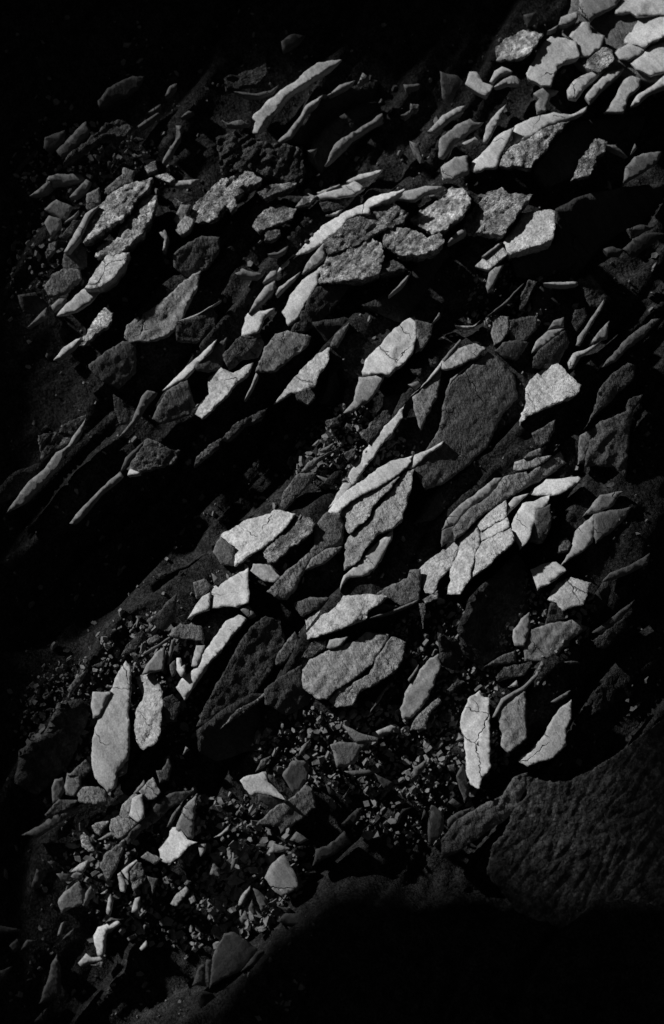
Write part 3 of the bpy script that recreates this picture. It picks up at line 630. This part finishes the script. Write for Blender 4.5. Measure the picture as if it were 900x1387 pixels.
slab;Q;54;s;253,757 273,610 315,533 350,528 447,595 400,652 360,692 310,712 | broad smooth dim slab like a shark fin near the bottom # shark fin slab
+side_flake;Q;38;s;378,688 447,604 477,600 450,652 400,677
chip;P;125;s;568,592 595,560 600,585 575,604
chip;P;24;s;138,892 192,833 182,892
slab;Q;16;s;203,790 230,768 262,780 272,822 220,842
sliver;P;54;s;428,488 450,468 492,476 470,482
chip;P;22;s;128,342 150,268 172,290 162,347
slab;Q;92;s;478,305 500,260 555,213 577,260 607,310 614,342 548,382 510,352 | pale pentagon stone with a shallow dent beside the gravel # pale pentagon stone
chip;Q;80;s;488,210 510,163 582,185 570,195
chip;Q;70;s;578,152 605,118 657,150 620,169
sliver;Q;86;s;268,142 300,123 337,86 327,117 300,137
chip;Q;108;s;368,417 380,380 417,338 417,357 380,419
chip;Q;64;s;428,348 455,360 490,395 465,449 445,400
chip;Q;54;s;410,432 425,393 447,457 430,457
chip;Q;80;s;373,472 395,438 412,470 385,492
slab;Q;54;s;528,482 560,453 610,453 657,480 640,494 570,494
chip;Q;38;s;513,512 545,497 582,572 540,547
chip;Q;24;s;568,503 600,510 642,582 620,602
slab;Q;16;s;478,602 525,583 532,642 490,722
chip;Q;46;s;523,420 580,428 582,447 550,437
slab;Q;15;s;708,432 750,370 792,358 772,422 735,467
chip;Q;54;r;253,292 265,248 292,270 287,302
chip;Q;48;s;338,272 345,230 372,218 350,272
slab;N;112;s;78,322 110,303 180,288 187,330 222,360 264,402 200,377 150,372 125,382 95,352 | pale scoop shaped shard above the dim grey slab # scoop shaped shard
+dark_side;N;26;r;150,379 200,383 258,406 210,432 150,402
shard;N;30;r;190,297 212,300 272,387 250,380 222,350 196,332
slab;N;44;s;250,302 290,243 352,243 352,310 320,352 300,374 270,332
slab;N;50;r;143,502 200,445 300,385 345,338 370,350 382,432 300,492 240,537 230,502 | dim grey slab with a torn lower end in the shadowed rubble # dim grey slab
slab;N;62;s;445,177 480,166 540,170 602,168 560,202 540,252 470,270 460,222 | smooth grey bracket shaped slab in the shadowed rubble # bracket shaped slab
chip;N;52;s;498,283 600,278 622,290 580,302 530,302
chip;N;36;s;623,292 700,330 690,357 660,352
chip;N;50;s;776,312 780,275 837,233 827,270 800,302
slab;N;44;s;843,592 843,500 855,423 902,455 905,510 880,557 | dim hanging leaf of slate above the ledge at lower right # dim hanging leaf
slab;N;34;s;370,667 385,602 430,590 500,528 527,577 470,612
chip;N;24;s;488,497 550,438 577,430 545,502
chip;N;36;s;423,333 472,380 440,380
chip;N;32;s;488,397 522,348 502,397
chip;N;52;s;313,222 330,180 362,153 340,202
chip;N;42;r;138,287 160,240 207,220 180,262
chip;N;16;s;718,472 735,438 782,428
chip;N;32;s;813,482 825,438 837,460
chip;N;27;s;773,507 785,496 812,499 806,512
sliver;N;42;s;858,233 870,236 905,262 898,268
slab;O;122;s;75,105 85,40 105,-10 150,-42 165,-15 187,-15 189,150 194,270 160,310 150,354 115,337 98,290 95,200 90,140 | bright upright column like slab, first of three hanging blades # first hanging blade
slab;O;80;r;240,182 245,130 225,60 240,20 300,-35 335,-38 336,60 341,150 265,207 250,192 | rough grey upright slab, middle one of three hanging blades # middle hanging blade
sliver;L;68;s;203,817 240,740 320,695 380,640 403,588 412,600 382,652 332,702 250,752 215,812
slab;O;112;s;308,242 350,210 400,160 430,100 470,40 522,-5 521,60 499,110 500,180 450,227 400,242 345,264 | smooth pale slab widening downwards, last of three hanging blades # last hanging blade
sliver;L;62;s;438,752 480,725 522,703 502,732 460,754
boulder;O;46;c;290,442 345,380 342,310 400,322 500,330 620,275 720,210 820,130 900,70 980,100 1000,700 800,950 500,950 300,850 180,700 200,600 260,520 | blurred coarse rock face in the lower right below the hanging blades # blurred rock face
slab;O;46;r;-5,572 60,480 150,430 250,380 290,310 343,290 335,350 302,432 250,482 160,542 60,612 -5,642 | dim slanting ledge beside the blurred rock face # dim slanting ledge
sliver;O;36;s;18,482 60,450 122,428 80,472 20,512
chip;O;36;s;23,410 40,393 82,420 60,434
sliver;O;36;s;58,302 80,258 92,310 107,370 90,412 70,352
chip;O;36;r;18,260 50,253 52,292 30,282
slab;L;122;s;358,215 430,188 460,185 502,218 440,264 388,294 | bright four sided tile lying flat below the smooth grey fin # flat bright tile
slab;L;112;r;428,337 460,280 520,248 602,268 572,357 535,362 490,379 465,347 | pale five sided tile below the flat bright tile # five sided tile
slab;L;84;s;288,502 288,460 320,415 350,388 354,450 332,527 293,522 | upright leaf with a small dark hole beside the rough grey shelf # leaf with dark hole
slab;L;62;r;330,542 360,462 430,437 560,418 567,460 502,512 460,562 400,587 336,582 | rough grey shelf with rippled face below the five sided tile # rough grey shelf
slab;L;42;r;168,612 250,560 293,545 298,590 230,597
slab;L;46;c;218,652 250,612 326,598 362,602 330,642 280,652 225,667
chip;L;94;s;263,692 300,663 307,687 280,692
slab;L;58;s;648,262 680,230 760,200 842,148 832,192 770,222 700,252 | dim smooth blade fading out at the right edge # fading smooth blade
slab;L;15;r;620,312 650,268 760,234 850,210 830,300 700,380 650,430 620,380
sliver;L;44;s;608,472 650,440 782,338 752,382 702,432 640,472
slab;L;38;c;603,502 650,482 742,408 737,452 660,532 630,527
sliver;L;48;s;493,590 520,585 560,592 520,599
slab;L;28;r;418,442 440,350 463,347 490,382 497,412
slab;L;22;c;608,802 620,720 680,640 702,700 692,762
chip;L;58;c;18,702 60,658 92,670 30,717
boulder;L;18;c;-20,470 60,500 80,560 40,622 -10,602
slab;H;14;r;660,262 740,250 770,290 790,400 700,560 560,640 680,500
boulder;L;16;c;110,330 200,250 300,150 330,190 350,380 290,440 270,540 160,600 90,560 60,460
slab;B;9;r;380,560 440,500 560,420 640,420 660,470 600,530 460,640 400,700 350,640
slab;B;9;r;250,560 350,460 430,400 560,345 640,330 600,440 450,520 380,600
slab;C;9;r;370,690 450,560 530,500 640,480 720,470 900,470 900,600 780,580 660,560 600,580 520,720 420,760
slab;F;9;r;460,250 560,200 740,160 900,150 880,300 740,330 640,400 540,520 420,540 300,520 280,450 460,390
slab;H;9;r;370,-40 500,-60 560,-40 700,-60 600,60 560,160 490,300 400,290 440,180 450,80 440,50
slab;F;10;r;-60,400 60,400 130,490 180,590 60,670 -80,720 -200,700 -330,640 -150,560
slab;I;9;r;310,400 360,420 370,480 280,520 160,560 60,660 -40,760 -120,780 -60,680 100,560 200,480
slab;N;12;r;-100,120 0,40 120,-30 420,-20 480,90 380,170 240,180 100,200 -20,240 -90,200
boulder;C;75;r;540,-30 980,-40 980,310 900,330 800,320 690,300 600,290 540,240 490,150 | underlying grey bed beneath the blurred slabs of the bright upper corner
"""

# ------------------------------------------------------------------ bedrock: one sheet, stepped along the bedding
def axis(lo, hi, step, far):
    a = [lo + i * step for i in range(int((hi - lo) / step) + 1)]
    s = step; x = a[-1]
    while x < far: s *= 1.45; x += s; a.append(x)
    s = step; x = a[0]; pre = []
    while x > -far: s *= 1.45; x -= s; pre.append(x)
    return pre[::-1] + a
XS, YS = axis(-.56, .56, .006, 40), axis(-.84, .84, .006, 40)
def saw(x):
    f = x - math.floor(x)
    return f / .86 if f < .86 else (1 - f) / .14
def bed(u, v):
    p = RT * u + UD * v
    s, q = p.dot(T), p.dot(W)
    e = V((q * .35, s, 3.7))
    s2 = s + noise.noise(e * 4) * .12 + noise.noise(e * 17) * .04 + noise.noise(e * 45) * .008
    g = .3 + .7 * min(1, max(0, noise.noise(V((q, s, 9)) * 6) * 2 + .5))
    h = saw(s2 / .12) * .036 * g + saw(s2 / .043 + .3 + q * 2) * .010 * (1.2 - g)
    h += noise.fractal(V((q * .6, s, 1)) * 30, 1, 2, 4) * .006
    if abs(u) > .6 or abs(v) > .9: h += noise.fractal(V((u, v, 0)) * .5, 1, 2, 4) * .15 * min(1, (max(abs(u) - .6, abs(v) - .9)))
    k = max(0, min(1, (-v - .48 + .75 * min(0, u) - max(0, min(.025, (u - .08) * .5))) / .06))   # ground raised below the rubble so the added blocker's shade lands there
    # a black hollow left of the centre
    rr = ((u + .22) * .77 + (v - .02) * .64) / .30, ((u + .22) * -.64 + (v - .02) * .77) / .085
    hol = max(0, 1 - rr[0] ** 2 - rr[1] ** 2) ** .5
    c1 = 1 - ((u - .10) / .36) ** 2 - ((v + .02) / .34) ** 2; c2 = 1 - ((u + .05) / .38) ** 2 - ((v - .37 - .15 * u) / .13) ** 2
    c3 = max(0, min(1, max(c1, c2) * 3 + noise.noise(e * 9) * .5)) * (1 - min(1, hol * 2.5))
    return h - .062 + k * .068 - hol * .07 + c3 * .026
vv = []; ff = []
for y in YS:
    for x in XS: vv.append(RT * x + UD * y + N * bed(x, y))
nx = len(XS)
for j in range(len(YS) - 1):
    for i in range(nx - 1): a = j * nx + i; ff.append([a, a + 1, a + nx + 1, a + nx])
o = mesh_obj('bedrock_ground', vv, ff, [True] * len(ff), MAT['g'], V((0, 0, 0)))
o['kind'] = 'structure'

# ------------------------------------------------------------------ the slabs, shards and chips
TILES = dict(A=(0, 0), B=(300, 0), C=(600, 0), D=(0, 200), E=(300, 200), F=(600, 200), G=(0, 450), H=(300, 450), I=(600, 450),
             J=(0, 700), K=(300, 700), L=(600, 700), M=(0, 950), N=(300, 950), O=(600, 950), P=(0, 1087), Q=(200, 1087), R=(600, 1087))
KIND = dict(slab='slate_plate', shard='slate_shard', sliver='slate_sliver', chip='stone_chip', boulder='rock')
CAT = dict(slab='slate slab', shard='slate shard', sliver='slate sliver', chip='stone chip', boulder='rock')
GRP = dict(slab='slate slabs lying on the slope', shard='slate shards lying on the slope', sliver='thin slate slivers along the bedding',
           chip='loose stone chips among the slabs', boulder='larger rocks under the slabs')
rows = []
for line in TABLE.strip().splitlines():
    if line.startswith('#') or not line.strip(): continue
    body, noun = (line.split(' # ') + [''])[:2]; body, label = (body.split(' | ') + [''])[:2]
    nm, tile, b, mat, ps = body.split(';')[:5]
    ox, oy = TILES[tile]
    pts = [(ox + float(a.split(',')[0]) / 3, oy + float(a.split(',')[1]) / 3) for a in ps.split()]
    rows.append((nm, float(b), mat, pts, label.strip(), noun.strip()))
things = []
cur = None
for idx, (nm, b, mat, pts, label, noun) in enumerate(rows):
    rnd = random.Random(idx * 17 + 3)
    A = abs(area(pts)); size = math.sqrt(A)
    if nm.startswith('+'):
        h = cur['h'] + .001
        facet(nm[1:], pts, b, mat, h, rnd, shaded_albedo(b, mat), cur['ob'])  # each face's colour also carries its own light and shade
        continue
    flat = 'underlying' in label
    if flat: h_flat = -.014
    two = idx + 1 < len(rows) and rows[idx + 1][0].startswith('+')
    h = HADJ.get(len(things), rnd.uniform(-.002, .003) + (-.0015 if b < 45 else .0015))
    if b <= 15: h -= .03  # sink the blackest, mostly filler sheets added to paint shade into gaps
    if flat: h = h_flat
    root = None
    if two:                                               # an Empty at the stone's foot carries its two differently broken faces
        root = bpy.data.objects.new(KIND[nm], None); C.objects.link(root)
        root.location = on_plane(*centroid(pts), N * (h - .03), N)
    ob, size, ext = facet('top_face' if two else KIND[nm], pts, b, mat, h, rnd, .13 if flat else shaded_albedo(b, mat), root, flat=flat)
    ob = root or ob
    cur = dict(ob=ob, nm=nm, b=b, mat=mat, c=centroid(pts), size=size, ext=ext, label=label, noun=noun, h=h, pts=pts)
    things.append(cur)

# labels: hand-written for the landmarks, the others say what they look like and which landmark they lie beside
marks = [t for t in things if t['noun']]
def where(dx, dy):
    a = math.degrees(math.atan2(-dy, dx)) % 360
    return ['just right of', 'up and right of', 'just above', 'up and left of', 'just left of', 'down and left of', 'just below', 'down and right of'][int((a + 22.5) // 45) % 8]
def looks(t):
    b, sz = t['b'], t['size']
    tone = 'bright' if b > 105 else 'pale' if b > 80 else 'grey' if b > 55 else 'dim' if b > 34 else 'very dark' if b > 12 else 'black'
    tex = {'s': 'smooth', 'r': 'rough', 'c': 'crusty'}[t['mat']]
    el = t['ext'] / max(sz, 1)
    shp = 'long thin' if el > 3.2 else 'slender' if el > 2.1 else 'longish' if el > 1.6 else 'stubby'
    siz = 'tiny' if sz < 11 else 'small' if sz < 20 else '' if sz < 42 else 'large'
    return ' '.join(x for x in (siz, tone, shp, tex) if x)
used = set(t['label'] for t in things)
for t in things:
    if not t['label']:
        noun = {'boulder': 'rock'}.get(t['nm'], t['nm'])
        near = sorted(marks, key=lambda m: math.hypot(m['c'][0] - t['c'][0], m['c'][1] - t['c'][1]) - .25 * m['ext'])
        done = False
        for m in near[:6]:
            l = '%s %s %s the %s' % (looks(t), noun, where(t['c'][0] - m['c'][0], t['c'][1] - m['c'][1]), m['noun'])
            if l not in used and len(l.split()) <= 16: done = True; break
        if not done: l = '%s %s between the %s and the %s' % (looks(t), noun, near[0]['noun'], near[1]['noun'])
        t['label'] = l; used.add(l)
    o = t['ob']; o['label'] = t['label']; o['category'] = CAT[t['nm']]; o['group'] = GRP[t['nm']]

# ------------------------------------------------------------------ gravel: uncountable crumbs between the slabs
rg = random.Random(5)
REG = [(250, 1170, 170, 110, 900, 3.6), (330, 1200, 60, 60, 450, 4.2), (90, 960, 70, 80, 500, 2.6), (205, 880, 70, 60, 350, 3.0), (470, 600, 80, 60, 500, 3),
       (720, 830, 90, 60, 550, 2.4), (600, 900, 80, 90, 500, 2.6), (520, 1010, 180, 60, 800, 3.2), (450, 690, 450, 690, 1800, 2.6), (560, 1080, 110, 60, 350, 3),
       (120, 210, 110, 60, 300, 2.6), (690, 400, 60, 50, 200, 2.4), (60, 330, 60, 80, 150, 2.6), (230, 940, 60, 60, 250, 2.4)]
vv = []; ff = []
for cx, cy, rx, ry, n, sz in REG:
    for _ in range(n):
        while True:
            a, b_ = rg.uniform(-1, 1), rg.uniform(-1, 1)
            if a * a + b_ * b_ < 1 or rx > 400: break
        if cx + a * rx > 430 and cy + b_ * ry > 1150: continue
        P = on_plane(cx + a * rx, cy + b_ * ry, V((0, 0, 0)), N)
        P = P + N * (bed(P.dot(RT), P.dot(UD)) + rg.uniform(0, .012 if rx < 400 else .003))
        s_ = sz * .001 * rg.choice((.5, .7, .7, 1, 1, 1.5, 2.0)) * rg.uniform(.7, 1.2)
        e1 = V((rg.gauss(0, 1), rg.gauss(0, 1), rg.gauss(0, 1))).normalized(); e2 = e1.orthogonal().normalized(); e3 = e1.cross(e2)
        f1, f2, f3 = rg.uniform(.8, 1.5), rg.uniform(.5, 1), rg.uniform(.3, .7)
        i0 = len(vv); k = rg.choice((4, 5, 5, 6))
        for q in range(k):
            an = 6.283 * (q + rg.uniform(-.3, .3)) / k
            vv.append(P + (e1 * math.cos(an) * f1 + e2 * math.sin(an) * f2 + e3 * f3 * rg.uniform(.5, 1)) * s_)
        for q in range(k):
            vv.append(vv[i0 + q] - e3 * (1.2 * f3 * s_) + (e1 * rg.uniform(-.2, .2)) * s_)
        ff.append(list(range(i0, i0 + k)))
        ff.append(list(range(i0 + k, i0 + 2 * k))[::-1])
        for q in range(k):
            r = (q + 1) % k; ff.append([i0 + q, i0 + k + q, i0 + k + r, i0 + r])
o = mesh_obj('gravel', vv, ff, [False] * len(ff), MAT['k'], V((0, 0, 0)))
o['kind'] = 'stuff'; o['label'] = 'loose crumbs of broken slate between the slabs'; o['category'] = 'gravel'

# ------------------------------------------------------------------ unseen blocker added up the slope: its hole is shaped to darken the edges
HOLE = [(18,330),(45,240),(120,150),(200,100),(330,52),(470,66),(585,85),(640,-90),(980,-90),(980,180),(897,300),(875,450),(852,700),(822,900),(800,1030),(765,1130),
        (722,1165),(640,1135),(530,1090),(440,1165),(370,1228),(322,1305),(270,1362),(60,1390),(30,1250),(25,1000),(18,700),(15,480)]
DC = 3.4
ctr = on_plane(450, 690, V((0, 0, 0)), N)
def to_gap(x, y, d):
    P = on_plane(x, y, V((0, 0, 0)), N); return P - L * ((P - ctr).dot(L)) + L * d
hp = fract(HOLE, 22, 7, random.Random(4))
vv = []; ff = []; nh = len(hp)
R_ = [(1.0, DC + .05), (1.10, DC - .06), (1.35, DC - .16), (1.8, DC - .25), (2.6, DC - .1), (3.6, DC + .5), (2.6, DC + 1.1), (1.8, DC + .9), (1.3, DC + .6), (1.05, DC + .3)]
for k, (f_, d) in enumerate(R_):
    for (x, y) in hp:
        g_ = to_gap(450, 690, d) + (to_gap(x, y, d) - to_gap(450, 690, d)) * f_
        if k: g_ += noise.noise_vector(g_ * 2.2) * .12 * min(1, (f_ - 1) * 3) + L * noise.noise(g_ * 5) * .06
        vv.append(g_)
for k in range(len(R_)):
    for i in range(nh):
        j = (i + 1) % nh; k2 = (k + 1) % len(R_)
        ff.append([k * nh + i, k * nh + j, k2 * nh + j, k2 * nh + i])
o = mesh_obj('added_shade_blocker', vv, ff, [False] * len(ff), MAT['g'], V((0, 0, 0)))
o['kind'] = 'structure'
